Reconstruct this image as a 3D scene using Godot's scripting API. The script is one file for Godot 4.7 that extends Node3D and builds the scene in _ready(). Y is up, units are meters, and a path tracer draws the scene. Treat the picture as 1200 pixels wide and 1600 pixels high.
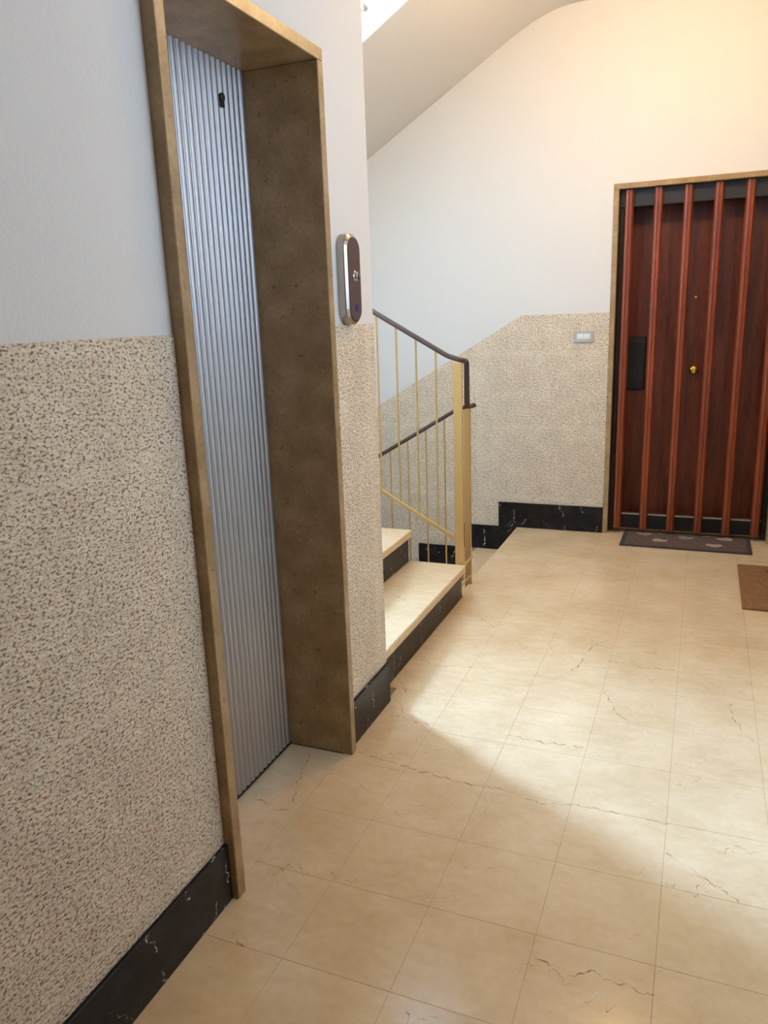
extends Node3D

# Apartment-house landing: lift on the left wall, stairs up and down behind it, a barred flat door at the end.
# x: left wall at -1.10, right wall at 0.72; y up; z: end wall at -5.32, camera at 0.

const XW := -1.10        # plane of the left wall
const ZF := -5.32        # plane of the end wall
const ZP := -2.62        # end of the left wall: side wall of the stairs
const RISE := 0.178
const GOING := 0.303
const NOSE := -1.126     # first nosing of the flight up
const STEPS := 10
const CEIL := 3.28
const UPPER := 3.56      # floor of the storey above
const TOP := 5.6         # top of the stairwell
const BACK := 1.7
const RIGHT := 0.72
const XEND := -4.95      # end wall of the stairs, with the window
const TILE := 0.28

var M := {}
var used := {}
var rng := RandomNumberGenerator.new()


func _ready():
	rng.seed = 71
	setup()
	materials()
	hall_floor()
	hall_walls()
	ceilings()
	stairs()
	lift()
	flat_door()
	side_door()
	railings()
	ceiling_lamp()
	call_panel()
	switch_plate()
	mats()


# ------------------------------------------------------------------ camera and light

func setup():
	var cam := Camera3D.new()
	cam.name = "camera"
	cam.keep_aspect = Camera3D.KEEP_HEIGHT
	cam.fov = 66.943
	cam.near = 0.05
	cam.far = 60.0
	cam.transform = Transform3D(Basis(Vector3(0.926828, -0.035357, -0.373819), Vector3(-0.059922, 0.968871, -0.240205), Vector3(0.370675, 0.245028, 0.895858)), Vector3(0, 1.5, 0))
	add_child(cam)
	cam.current = true

	var env := Environment.new()
	env.background_mode = Environment.BG_SKY
	var sky := Sky.new()
	var psm := ProceduralSkyMaterial.new()
	psm.sky_top_color = Color(0.45, 0.62, 0.9)
	psm.sky_horizon_color = Color(0.8, 0.87, 0.95)
	psm.ground_bottom_color = Color(0.4, 0.4, 0.4)
	psm.ground_horizon_color = Color(0.7, 0.75, 0.8)
	psm.sun_angle_max = 0.0
	sky.sky_material = psm
	env.sky = sky
	env.ambient_light_source = Environment.AMBIENT_SOURCE_DISABLED
	env.tonemap_mode = Environment.TONE_MAPPER_LINEAR
	env.tonemap_exposure = 1.25
	env.sdfgi_enabled = true
	env.ssao_enabled = true
	env.ssil_enabled = true
	var we := WorldEnvironment.new()
	we.name = "environment"
	we.environment = env
	add_child(we)

	# daylight coming in through the frosted window over the half landing (window_1)
	daylight("stair_window_light", Vector3(XEND + 0.40, 4.2, -4.80), Vector2(0.62, 1.3), Vector3(0.995, -0.1, 0), 106.0, Color(0.63, 0.80, 1.0))
	# soft daylight from the frosted window in the right wall of the hall, opposite the lift (window_2)
	daylight("hall_window_light", Vector3(RIGHT + 0.015, 2.1, -1.8), Vector2(0.8, 0.9), Vector3(-1, 0, 0), 0.23, Color(1.0, 0.91, 0.80))


func daylight(called, at: Vector3, size: Vector2, towards: Vector3, energy: float, color: Color):
	var a := AreaLight3D.new()
	a.name = called
	a.area_size = size
	a.area_normalize_energy = true
	a.light_energy = energy
	a.light_color = color
	a.area_range = 14.0
	a.area_attenuation = 2.0
	a.shadow_enabled = true
	a.position = at
	a.basis = Basis.looking_at(towards, Vector3.UP)
	add_child(a)


# ------------------------------------------------------------------ nodes

func numbered(called: String) -> String:
	if not used.has(called):
		used[called] = 0
		return called
	used[called] += 1
	return "%s_%03d" % [called, used[called]]


func tag(o, label, category, kind = "", group = ""):
	o.set_meta("label", label)
	o.set_meta("category", category)
	if kind:
		o.set_meta("kind", kind)
	if group:
		o.set_meta("group", group)
	return o


func thing(called, label, category, at = Vector3.ZERO, kind = "", group = "") -> Node3D:
	var o := Node3D.new()
	o.name = numbered(called)
	add_child(o)
	o.position = at
	tag(o, label, category, kind, group)
	return o


# Commits a SurfaceTool given in world axes as one mesh under a parent that stands at its own place.
func part(called: String, st: SurfaceTool, m, parent: Node3D) -> MeshInstance3D:
	var mi := MeshInstance3D.new()
	var off := Vector3.ZERO
	var p: Node = parent
	while p is Node3D and p != self:
		off += p.position
		p = p.get_parent()
	var am := ArrayMesh.new()
	var arr := st.commit_to_arrays()
	var vs: PackedVector3Array = arr[Mesh.ARRAY_VERTEX]
	if off != Vector3.ZERO:
		for i in vs.size():
			vs[i] -= off
		arr[Mesh.ARRAY_VERTEX] = vs
	am.add_surface_from_arrays(Mesh.PRIMITIVE_TRIANGLES, arr)
	mi.mesh = am
	mi.material_override = null
	am.surface_set_material(0, m)
	var n := 0
	var nm := called
	while parent.has_node(NodePath(nm)):
		n += 1
		nm = "%s_%03d" % [called, n]
	mi.name = nm
	parent.add_child(mi, true)
	return mi


# ------------------------------------------------------------------ shapes

func begin() -> SurfaceTool:
	var st := SurfaceTool.new()
	st.begin(Mesh.PRIMITIVE_TRIANGLES)
	return st


func tri(st: SurfaceTool, a: Vector3, b: Vector3, c: Vector3, out: Vector3, uv := Vector4.ZERO):
	var n := (c - a).cross(b - a)      # clockwise seen from the front
	if n.length_squared() < 1e-16:
		return
	if n.dot(out) < 0.0:
		var t := b
		b = c
		c = t
		n = -n
	n = n.normalized()
	for v in [a, b, c]:
		st.set_normal(n)
		if uv.z != 0.0:                # texture laid flat: origin x, z and size
			st.set_uv(Vector2((v.x - uv.x) / uv.z, (v.z - uv.y) / uv.w))
		st.add_vertex(v)


func quad(st, a, b, c, d, out, uv := Vector4.ZERO):
	tri(st, a, b, c, out, uv)
	tri(st, a, c, d, out, uv)


# Box between two corners with chamfered edges.
func add_box(st: SurfaceTool, lo: Vector3, hi: Vector3, ch := 0.0, uv := Vector4.ZERO):
	var c := (lo + hi) * 0.5
	var h := (hi - lo) * 0.5
	ch = minf(ch, minf(h.x, minf(h.y, h.z)) * 0.8)
	var axes := [Vector3(1, 0, 0), Vector3(0, 1, 0), Vector3(0, 0, 1)]
	for i in 3:
		var u: int = (i + 1) % 3
		var w: int = (i + 2) % 3
		for s in [-1.0, 1.0]:
			var o: Vector3 = axes[i] * s
			var q := []
			for k in [[-1, -1], [1, -1], [1, 1], [-1, 1]]:
				q.append(c + o * h[i] + axes[u] * (h[u] - ch) * k[0] + axes[w] * (h[w] - ch) * k[1])
			quad(st, q[0], q[1], q[2], q[3], o, uv)
	if ch <= 0.0:
		return
	for i in 3:                        # edges along axis i
		var u: int = (i + 1) % 3
		var w: int = (i + 2) % 3
		for su in [-1.0, 1.0]:
			for sw in [-1.0, 1.0]:
				var e: Vector3 = axes[i] * (h[i] - ch)
				var p1: Vector3 = c + axes[u] * su * h[u] + axes[w] * sw * (h[w] - ch)
				var p2: Vector3 = c + axes[u] * su * (h[u] - ch) + axes[w] * sw * h[w]
				quad(st, p1 - e, p1 + e, p2 + e, p2 - e, axes[u] * su + axes[w] * sw, uv)
	for sx in [-1.0, 1.0]:
		for sy in [-1.0, 1.0]:
			for sz in [-1.0, 1.0]:
				var a := c + Vector3(sx * h.x, sy * (h.y - ch), sz * (h.z - ch))
				var b := c + Vector3(sx * (h.x - ch), sy * h.y, sz * (h.z - ch))
				var d := c + Vector3(sx * (h.x - ch), sy * (h.y - ch), sz * h.z)
				tri(st, a, b, d, Vector3(sx, sy, sz), uv)


func box(lo: Vector3, hi: Vector3, ch := 0.0) -> SurfaceTool:
	var st := begin()
	add_box(st, lo, hi, ch)
	return st


# Polygon drawn in the plane across "axis" (0: z,y  1: x,z  2: x,y) and given depth from d0 to d1.
func at_plane(p: Vector2, axis: int, d: float) -> Vector3:
	if axis == 0:
		return Vector3(d, p.y, p.x)
	if axis == 1:
		return Vector3(p.x, d, p.y)
	return Vector3(p.x, p.y, d)


func add_prism(st: SurfaceTool, poly: PackedVector2Array, axis: int, d0: float, d1: float):
	var idx := Geometry2D.triangulate_polygon(poly)
	var ax := Vector3.ZERO
	ax[axis] = 1.0
	var lo := minf(d0, d1)
	var hi := maxf(d0, d1)
	for i in range(0, idx.size(), 3):
		tri(st, at_plane(poly[idx[i]], axis, hi), at_plane(poly[idx[i + 1]], axis, hi), at_plane(poly[idx[i + 2]], axis, hi), ax)
		tri(st, at_plane(poly[idx[i]], axis, lo), at_plane(poly[idx[i + 1]], axis, lo), at_plane(poly[idx[i + 2]], axis, lo), -ax)
	var cw := Geometry2D.is_polygon_clockwise(poly)
	for i in poly.size():
		var a := poly[i]
		var b := poly[(i + 1) % poly.size()]
		var n := (b - a).orthogonal() * (1.0 if cw else -1.0)
		var mid := (a + b) * 0.5
		if n.length() > 0.0 and Geometry2D.is_point_in_polygon(mid + n.normalized() * 0.0005, poly):
			n = -n
		quad(st, at_plane(a, axis, lo), at_plane(b, axis, lo), at_plane(b, axis, hi), at_plane(a, axis, hi), at_plane(n, axis, 0.0))


func prism(poly, axis, d0, d1) -> SurfaceTool:
	var st := begin()
	add_prism(st, PackedVector2Array(poly), axis, d0, d1)
	return st


# Sweeps a convex profile (Vector2, side and up) along a path; smooth when asked.
func add_sweep(st: SurfaceTool, path: PackedVector3Array, prof: PackedVector2Array, smooth := true, side_hint := Vector3.ZERO):
	var n := path.size()
	var rings := []
	var norms := []
	var side := Vector3.ZERO
	for i in n:
		var t: Vector3 = (path[mini(i + 1, n - 1)] - path[maxi(i - 1, 0)]).normalized()
		if i == 0:
			side = side_hint if side_hint != Vector3.ZERO else (t.cross(Vector3.UP) if absf(t.y) < 0.95 else t.cross(Vector3.RIGHT))
		side = (side - t * side.dot(t)).normalized()
		var up := side.cross(t).normalized()
		var grow := 1.0
		if i > 0 and i < n - 1:
			var c := (path[i] - path[i - 1]).normalized().dot((path[i + 1] - path[i]).normalized())
			grow = 1.0 / maxf(0.6, sqrt((1.0 + c) * 0.5))
		var ring := []
		var nr := []
		for q in prof:
			ring.append(path[i] + (side * q.x + up * q.y) * (grow if smooth else 1.0))
			nr.append((side * q.x + up * q.y).normalized())
		rings.append(ring)
		norms.append(nr)
	var k := prof.size()
	for i in n - 1:
		for j in k:
			var j2 := (j + 1) % k
			var q := [[i, j], [i, j2], [i + 1, j2], [i + 1, j]]
			var out: Vector3 = norms[i][j] + norms[i][j2]
			if smooth:
				for tr in [[0, 1, 2], [0, 2, 3]]:
					var v := []
					for e in tr:
						v.append(q[e])
					var a: Vector3 = rings[v[0][0]][v[0][1]]
					var b: Vector3 = rings[v[1][0]][v[1][1]]
					var c: Vector3 = rings[v[2][0]][v[2][1]]
					if (c - a).cross(b - a).dot(out) < 0.0:
						v = [v[0], v[2], v[1]]
					for e in v:
						st.set_normal(norms[e[0]][e[1]])
						st.add_vertex(rings[e[0]][e[1]])
			else:
				quad(st, rings[i][j], rings[i][j2], rings[i + 1][j2], rings[i + 1][j], out)
	for e in [[0, path[0] - path[1]], [n - 1, path[n - 1] - path[n - 2]]]:
		for j in range(1, k - 1):
			tri(st, rings[e[0]][0], rings[e[0]][j], rings[e[0]][j + 1], e[1])


func sweep(path, prof, smooth := true, side_hint := Vector3.ZERO) -> SurfaceTool:
	var st := begin()
	add_sweep(st, PackedVector3Array(path), prof, smooth, side_hint)
	return st


func oval(rx: float, ry: float, k := 12) -> PackedVector2Array:
	var p := PackedVector2Array()
	for i in k:
		p.append(Vector2(cos(TAU * i / k) * rx, sin(TAU * i / k) * ry))
	return p


func rect(w: float, h: float, c := 0.0) -> PackedVector2Array:
	var x := w * 0.5
	var y := h * 0.5
	if c <= 0.0:
		return PackedVector2Array([Vector2(-x, -y), Vector2(x, -y), Vector2(x, y), Vector2(-x, y)])
	return PackedVector2Array([Vector2(-x + c, -y), Vector2(x - c, -y), Vector2(x, -y + c), Vector2(x, y - c), Vector2(x - c, y), Vector2(-x + c, y), Vector2(-x, y - c), Vector2(-x, -y + c)])


# Turns a profile (radius, height) about an axis through "at".
func lathe(prof: Array, at: Vector3, axis: Vector3, k := 32) -> SurfaceTool:
	var st := begin()
	var u := axis.cross(Vector3(0.3, 0.2, 0.93)).normalized()
	var w := axis.cross(u).normalized()
	for i in prof.size() - 1:
		var a: Vector2 = prof[i]
		var b: Vector2 = prof[i + 1]
		var na := Vector2.ZERO
		var nb := Vector2.ZERO
		for e in [[i, 0], [i + 1, 1]]:
			var p0: Vector2 = prof[maxi(e[0] - 1, 0)]
			var p1: Vector2 = prof[mini(e[0] + 1, prof.size() - 1)]
			var d := p1 - p0
			var nn := Vector2(d.y, -d.x).normalized()
			if e[1] == 0:
				na = nn
			else:
				nb = nn
		for j in k:
			var t0 := TAU * j / k
			var t1 := TAU * (j + 1) / k
			var r0 := u * cos(t0) + w * sin(t0)
			var r1 := u * cos(t1) + w * sin(t1)
			var vs := [[a, r0, na], [a, r1, na], [b, r1, nb], [b, r0, nb]]
			var pos := []
			var nor := []
			for v in vs:
				pos.append(at + v[1] * v[0].x + axis * v[0].y)
				nor.append((v[1] * v[2].x + axis * v[2].y).normalized())
			for tr in [[0, 1, 2], [0, 2, 3]]:
				var q: Array = tr
				var cr: Vector3 = (pos[q[2]] - pos[q[0]]).cross(pos[q[1]] - pos[q[0]])
				if cr.length_squared() < 1e-18:
					continue
				if cr.dot(nor[q[0]] + nor[q[1]] + nor[q[2]]) < 0.0:
					q = [q[0], q[2], q[1]]
				for e in q:
					st.set_normal(nor[e])
					st.add_vertex(pos[e])
	return st


# ------------------------------------------------------------------ materials

func mat(color: Color, rough := 0.6, metal := 0.0) -> StandardMaterial3D:
	var m := StandardMaterial3D.new()
	m.albedo_color = color
	m.roughness = rough
	m.metallic = metal
	return m


func noise(seed_: int, freq: float, octaves := 4, kind := FastNoiseLite.TYPE_SIMPLEX_SMOOTH) -> FastNoiseLite:
	var n := FastNoiseLite.new()
	n.noise_type = kind
	n.seed = seed_
	n.frequency = freq
	n.fractal_octaves = octaves
	return n


func gray(n: FastNoiseLite, w: int, h: int) -> PackedByteArray:
	var im := n.get_seamless_image(w, h, false, false, 0.12, true)
	im.convert(Image.FORMAT_L8)
	return im.get_data()


func tex(data: PackedByteArray, w: int, h: int) -> ImageTexture:
	var im := Image.create_from_data(w, h, false, Image.FORMAT_RGB8, data)
	im.generate_mipmaps()
	return ImageTexture.create_from_image(im)


func bump(height: PackedByteArray, w: int, h: int, strength: float) -> ImageTexture:
	var im := Image.create_from_data(w, h, false, Image.FORMAT_L8, height)
	im.convert(Image.FORMAT_RGBA8)
	im.bump_map_to_normal_map(strength)
	im.generate_mipmaps()
	return ImageTexture.create_from_image(im)


func tri_planar(m: StandardMaterial3D, scale: float) -> StandardMaterial3D:
	m.uv1_triplanar = true
	m.uv1_world_triplanar = true
	m.uv1_triplanar_sharpness = 8.0
	m.uv1_scale = Vector3(scale, scale, scale)
	return m


# A wandering vein drawn into an RGB image; soft edged, of the given colour.
func vein(d: PackedByteArray, n: int, pts: Array, width: float, col: Vector3, force: float, wobble: float, r: RandomNumberGenerator):
	var jig := noise(r.randi() % 100000, 0.035, 3)
	var run := 0.0
	for i in pts.size() - 1:
		var a: Vector2 = pts[i]
		var b: Vector2 = pts[i + 1]
		var len := a.distance_to(b)
		var steps := int(len / 0.7) + 1
		var nrm := (b - a).normalized().orthogonal()
		for s in steps:
			var t := float(s) / steps
			run += len / steps
			var p := a.lerp(b, t) + nrm * jig.get_noise_1d(run) * wobble
			var f := force * clampf(0.55 + 1.2 * jig.get_noise_1d(run * 0.6 + 900.0), 0.0, 1.0)
			var w := width * clampf(0.8 + 1.3 * jig.get_noise_1d(run * 1.5 + 300.0), 0.35, 2.0)
			var rr := int(ceil(w + 0.5))
			for yy in range(-rr, rr + 1):
				for xx in range(-rr, rr + 1):
					var ix := posmod(int(p.x) + xx, n)
					var iy := posmod(int(p.y) + yy, n)
					var dist := Vector2(int(p.x) + xx + 0.5, int(p.y) + yy + 0.5).distance_to(p)
					var k := clampf(w + 0.5 - dist, 0.0, 1.0) * f * 0.6
					if k <= 0.0:
						continue
					var o := (iy * n + ix) * 3
					d[o] = int(lerpf(d[o], col.x, k))
					d[o + 1] = int(lerpf(d[o + 1], col.y, k))
					d[o + 2] = int(lerpf(d[o + 2], col.z, k))


const CRACKS := [
	[[-0.29, -1.541], [-0.242, -1.528], [-0.21, -1.516], [-0.155, -1.54], [-0.104, -1.534], [-0.068, -1.525], [-0.017, -1.52]],
	[[-0.578, -2.513], [-0.493, -2.5], [-0.403, -2.503], [-0.31, -2.512]],
	[[-0.309, -3.251], [-0.216, -3.267], [-0.174, -3.228], [-0.033, -3.247]],
	[[-1.13, -3.03], [-1.015, -2.979], [-0.852, -3.018]],
	[[-0.335, -3.482], [-0.395, -3.388], [-0.421, -3.169], [-0.45, -3.094]],
	[[-0.29, -2.963], [-0.223, -2.794], [-0.172, -2.745]],
	[[-1.055, -2.23], [-0.848, -2.195], [-0.66, -2.172], [-0.51, -2.174], [-0.4, -2.141], [-0.286, -2.17], [-0.013, -2.165]],
	[[-0.013, -2.033], [0.052, -1.983], [0.117, -1.936], [0.169, -1.893]],
	[[0.173, -3.003], [0.191, -2.856], [0.249, -2.736]],
	[[-1.265, -1.867], [-1.218, -1.869], [-1.174, -1.845], [-1.127, -1.844]],
	[[-1.234, -2.215], [-1.201, -2.116], [-1.179, -2.014], [-1.138, -1.893]],
	[[-1.019, -3.6], [-0.951, -3.555], [-0.872, -3.476]],
	[[-1.052, -2.618], [-1.002, -2.542]],
	[[-1.119, -2.815], [-1.034, -2.68]],
	[[-0.633, -4.687], [-0.427, -4.652], [-0.329, -4.591]],
	[[-1.1, -2.506], [-1.015, -2.506], [-0.853, -2.489]],
]


# Cream marble, 2.24 m across, with the cracks of the floor between z0 and z0 + 2.24 m.
func cream_marble(seed_: int, z0: float) -> ImageTexture:
	var n := 1536
	var r := RandomNumberGenerator.new()
	r.seed = seed_
	var big := gray(noise(seed_, 0.0035, 4), n, n)
	var wisp := gray(noise(seed_ + 1, 0.012, 5), n, n)
	var cloud := gray(noise(seed_ + 2, 0.045, 3), n, n)
	var d := PackedByteArray()
	d.resize(n * n * 3)
	var o := 0
	for y in n:
		var yw := (y * 2) % n
		var row := y * n
		var roww := yw * n
		for x in n:
			var v: int = (big[row + x] - 128) * 15 + (wisp[roww + x] - 128) * 9 + (cloud[row + x] - 128) * 7
			d[o] = 222 + (v >> 8)
			d[o + 1] = 194 + (v >> 8) + (v >> 10)
			d[o + 2] = 153 + (v >> 8) + (v >> 9)
			o += 3
	var px := n / 2.24
	# pale flecks and faint honey-coloured veins, mostly across the hall
	for i in 150:
		var p := Vector2(r.randf() * n, r.randf() * n)
		var a := r.randfn(0.0, 0.35)
		var l := r.randf_range(25, 130)
		vein(d, n, [p, p + Vector2(cos(a), sin(a)) * l], r.randf_range(0.4, 0.9), Vector3(158, 122, 84), r.randf_range(0.2, 0.5), 22.0, r)
	for i in 90:
		var p := Vector2(r.randf() * n, r.randf() * n)
		var a := r.randfn(0.0, 0.5)
		vein(d, n, [p, p + Vector2(cos(a), sin(a)) * r.randf_range(20, 70)], r.randf_range(1.0, 3.0), Vector3(226, 210, 184), 0.35, 14.0, r)
	for i in 14:
		var p := Vector2(r.randf() * n, r.randf() * n)
		var a := r.randfn(0.0, 0.5)
		vein(d, n, [p, p + Vector2(cos(a), sin(a)) * r.randf_range(80, 190)], 0.7, Vector3(120, 84, 52), 0.75, 34.0, r)
	for c in CRACKS:
		var mid: float = c[c.size() / 2][1]
		if mid < z0 or mid > z0 + 2.24:
			continue
		var pts := []
		for q in c:
			pts.append(Vector2((q[0] + 1.32) * px, (q[1] - z0) * px))
		vein(d, n, pts, 0.85, Vector3(98, 70, 46), 0.9, 9.0, r)
	return tex(d, n, n)


func black_marble() -> ImageTexture:
	var n := 1024
	var r := RandomNumberGenerator.new()
	r.seed = 5
	var big := gray(noise(40, 0.008, 5), n, n)
	var d := PackedByteArray()
	d.resize(n * n * 3)
	for i in n * n:
		var v := (big[i] - 128) / 9
		d[i * 3] = 34 + v
		d[i * 3 + 1] = 32 + v
		d[i * 3 + 2] = 32 + v
	for i in 90:
		var p := Vector2(r.randf() * n, r.randf() * n)
		var a := r.randf_range(0, TAU)
		vein(d, n, [p, p + Vector2(cos(a), sin(a)) * r.randf_range(30, 140)], r.randf_range(0.4, 1.0), Vector3(120, 118, 114), r.randf_range(0.3, 0.7), 14.0, r)
	for i in 46:
		var p := Vector2(r.randf() * n, r.randf() * n)
		var a := r.randf_range(0.6, 2.3)
		vein(d, n, [p, p + Vector2(cos(a), sin(a)) * r.randf_range(50, 170)], r.randf_range(0.8, 2.4), Vector3(206, 201, 192), 1.2, 13.0, r)
	return tex(d, n, n)


func tan_stone() -> ImageTexture:
	var n := 1024
	var big := gray(noise(60, 0.006, 5), n, n)
	var fine := gray(noise(61, 0.05, 4), n, n)
	var spots := gray(noise(62, 0.03, 3), n, n)
	var d := PackedByteArray()
	d.resize(n * n * 3)
	for i in n * n:
		var v := (big[i] - 128) / 7 + (fine[i] - 128) / 12
		if spots[i] < 62:
			v -= (62 - spots[i])
		d[i * 3] = clampi(162 + v, 0, 255)
		d[i * 3 + 1] = clampi(133 + v, 0, 255)
		d[i * 3 + 2] = clampi(93 + v, 0, 255)
	return tex(d, n, n)


# Rough trowelled plaster: pale grains with brown chips showing in the hollows.
func grain_plaster() -> Array:
	var n := 1024
	var sm := gray(noise(81, 0.10, 2), n, n)
	var chip := gray(noise(82, 0.075, 2), n, n)
	var streak := gray(noise(85, 0.02, 2), n, n)
	var tone := gray(noise(83, 0.006, 3), n, n)
	var red := gray(noise(84, 0.02, 2), n, n)
	var d := PackedByteArray()
	d.resize(n * n * 3)
	var h := PackedByteArray()
	h.resize(n * n)
	for y in n:
		var r2 := ((y * 2) % n) * n
		var r4 := ((y * 4) % n) * n
		for x in n:
			var i := y * n + x
			var s := streak[r4 + x]
			var g := sm[r2 + x]
			var k := clampi((104 - chip[r2 + x]) * 5, 0, 205)         # brown chip
			h[i] = clampi(((g * 2 + s * 6) >> 3) - (k >> 2), 0, 255)
			var v: int = ((g - 128) >> 3) + ((s - 128) >> 4) + ((tone[i] - 128) >> 4)
			var w: int = 1 if red[i] > 178 else 0
			d[i * 3] = clampi(((229 + v) * (255 - k) + (122 + 34 * w) * k) / 255, 0, 255)
			d[i * 3 + 1] = clampi(((213 + v) * (255 - k) + 94 * k) / 255, 0, 255)
			d[i * 3 + 2] = clampi(((187 + v) * (255 - k) + (76 - 16 * w) * k) / 255, 0, 255)
	return [tex(d, n, n), bump(h, n, n, 4.5)]


func wood(base: Vector3, seed_: int) -> ImageTexture:
	var w := 512
	var im := noise(seed_, 0.03, 4).get_seamless_image(w, 32, false, false, 0.2, true)      # grain runs upright
	im.convert(Image.FORMAT_L8)
	im.resize(w, w, Image.INTERPOLATE_CUBIC)
	var g1 := im.get_data()
	im = noise(seed_ + 1, 0.16, 3).get_seamless_image(w, 64, false, false, 0.2, true)
	im.convert(Image.FORMAT_L8)
	im.resize(w, w, Image.INTERPOLATE_CUBIC)
	var g2 := im.get_data()
	var d := PackedByteArray()
	d.resize(w * w * 3)
	for i in w * w:
		var v := (g1[i] - 128) * 0.2 + (g2[i] - 128) * 0.14
		d[i * 3] = clampi(int(base.x + v * 0.9), 0, 255)
		d[i * 3 + 1] = clampi(int(base.y + v * 0.5), 0, 255)
		d[i * 3 + 2] = clampi(int(base.z + v * 0.3), 0, 255)
	return tex(d, w, w)


func materials():
	# painted plaster: white, with a faint roller grain
	var pl := mat(Color(0.875, 0.862, 0.835), 0.85)
	var g := gray(noise(20, 0.06, 4), 512, 512)
	pl.normal_enabled = true
	pl.normal_texture = bump(g, 512, 512, 1.2)
	pl.normal_scale = 0.35
	tri_planar(pl, 2.2)
	M.plaster = pl
	M.ceiling = pl

	var gp := grain_plaster()
	var dado := mat(Color(1, 1, 1), 0.9)
	dado.albedo_texture = gp[0]
	dado.normal_enabled = true
	dado.normal_texture = gp[1]
	dado.normal_scale = 1.0
	tri_planar(dado, 1.0)
	M.dado = dado

	for e in [["cream_a", 11, -3.57], ["cream_b", 31, -5.81]]:
		var m := mat(Color(1, 1, 1), 0.16)
		m.metallic_specular = 0.55
		m.albedo_texture = cream_marble(e[1], e[2])
		M[e[0]] = m
	var ct := mat(Color(1, 1, 1), 0.2)      # the same marble on the treads
	ct.albedo_texture = M.cream_b.albedo_texture
	tri_planar(ct, 1.0 / 2.24)
	M.tread = ct
	M.grout = mat(Color(0.56, 0.47, 0.36), 0.9)

	var bm := mat(Color(1, 1, 1), 0.28)
	bm.albedo_texture = black_marble()
	bm.metallic_specular = 0.3
	tri_planar(bm, 1.0)
	M.black_marble = bm

	var ts := mat(Color(1, 1, 1), 0.35)
	ts.albedo_texture = tan_stone()
	tri_planar(ts, 1.0)
	M.stone = ts

	var al := mat(Color(0.70, 0.70, 0.705), 0.46, 0.9)
	M.aluminium = al
	M.chrome = mat(Color(0.66, 0.63, 0.60), 0.2, 1.0)
	M.brown_face = mat(Color(0.37, 0.29, 0.27), 0.4, 0.2)
	M.dark = mat(Color(0.035, 0.034, 0.034), 0.5)
	M.dark_grey = mat(Color(0.11, 0.115, 0.125), 0.45)
	M.blue = mat(Color(0.12, 0.18, 0.42), 0.4)

	var ch := mat(Color(1, 1, 1), 0.38)
	ch.albedo_texture = wood(Vector3(140, 66, 36), 200)
	tri_planar(ch, 1.6)
	M.cherry = ch
	var leaf := mat(Color(1, 1, 1), 0.42)
	leaf.albedo_texture = wood(Vector3(92, 38, 18), 210)
	tri_planar(leaf, 1.1)
	M.leaf = leaf

	M.brass = mat(Color(0.83, 0.68, 0.43), 0.4, 0.45)
	M.bright_brass = mat(Color(0.88, 0.70, 0.30), 0.2, 1.0)
	M.rail = mat(Color(0.30, 0.22, 0.19), 0.42)
	M.switch_plate = mat(Color(0.72, 0.72, 0.70), 0.4, 0.3)
	M.button = mat(Color(0.93, 0.92, 0.88), 0.35)
	M.white_metal = mat(Color(0.86, 0.86, 0.85), 0.4)
	M.steel = mat(Color(0.62, 0.6, 0.57), 0.4, 0.7)

	var glass := mat(Color(0.9, 0.95, 1.0), 0.35)
	glass.emission_enabled = true
	glass.emission = Color(0.80, 0.90, 1.0)
	glass.emission_energy_multiplier = 3.0
	M.frosted_glass = glass

	var opal := mat(Color(0.98, 0.95, 0.88), 0.4)
	opal.emission_enabled = true
	opal.emission = Color(1.0, 0.82, 0.56)
	opal.emission_energy_multiplier = 3.0
	M.opal = opal


# ------------------------------------------------------------------ floor

func tile_mesh(x0: float, x1: float, z0: float, z1: float, zt: float) -> SurfaceTool:
	var st := begin()
	var uv := Vector4(-1.32, zt, 2.24, 2.24)
	var g := 0.0003
	add_box(st, Vector3(x0 + g, -0.02, z0 + g), Vector3(x1 - g, 0.0, z1 - g), 0.0004, uv)
	return st


func hall_floor():
	var f := thing("floor", "cream polished marble floor of square veined tiles", "floor", Vector3.ZERO, "structure")
	part("bed", box(Vector3(-1.168, -0.25, ZF - 0.25), Vector3(RIGHT, -0.0012, BACK)), M.grout, f)
	part("bed", box(Vector3(-1.33, -0.25, -2.23), Vector3(-1.168, -0.0012, -1.47)), M.grout, f)
	var zs := []
	var z := -3.85
	while z < BACK:
		zs.append(z)
		z += TILE
	zs.append(BACK)
	var far := [-5.32, -5.25, -4.97, -4.69, -4.41, -4.13, -3.85]
	for pass_ in 2:
		var rows: Array = far if pass_ == 0 else zs
		for r in rows.size() - 1:
			var z0: float = rows[r]
			var z1: float = rows[r + 1]
			var first := -0.82 if pass_ == 0 else (XW if z1 > ZP + 0.001 else -1.141)
			var xs := [first]
			var x := -1.14 + TILE
			while x < RIGHT - 0.01:
				if x > first + 0.01:
					xs.append(x)
				x += TILE
			xs.append(RIGHT)
			var in_a: bool = z0 >= -3.571 and z1 <= -1.329
			for c in xs.size() - 1:
				part("tile", tile_mesh(xs[c], xs[c + 1], z0, z1, -3.57 if in_a else -5.81), M.cream_a if in_a else M.cream_b, f)
	# long slabs along the edge of the stairs down, and the sills of lift and flat
	part("edge_slab", tile_mesh(-1.17, -0.82, -4.60, -3.85, -5.81), M.cream_b, f)
	part("edge_slab", tile_mesh(-1.17, -0.82, ZF, -4.60, -5.81), M.cream_b, f)
	part("sill_slab", tile_mesh(-1.325, XW, -2.203, -1.501, -3.57), M.cream_a, f)
	part("sill_slab", tile_mesh(-0.545, 0.439, ZF - 0.24, ZF, -5.81), M.cream_b, f)


# ------------------------------------------------------------------ walls

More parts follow.
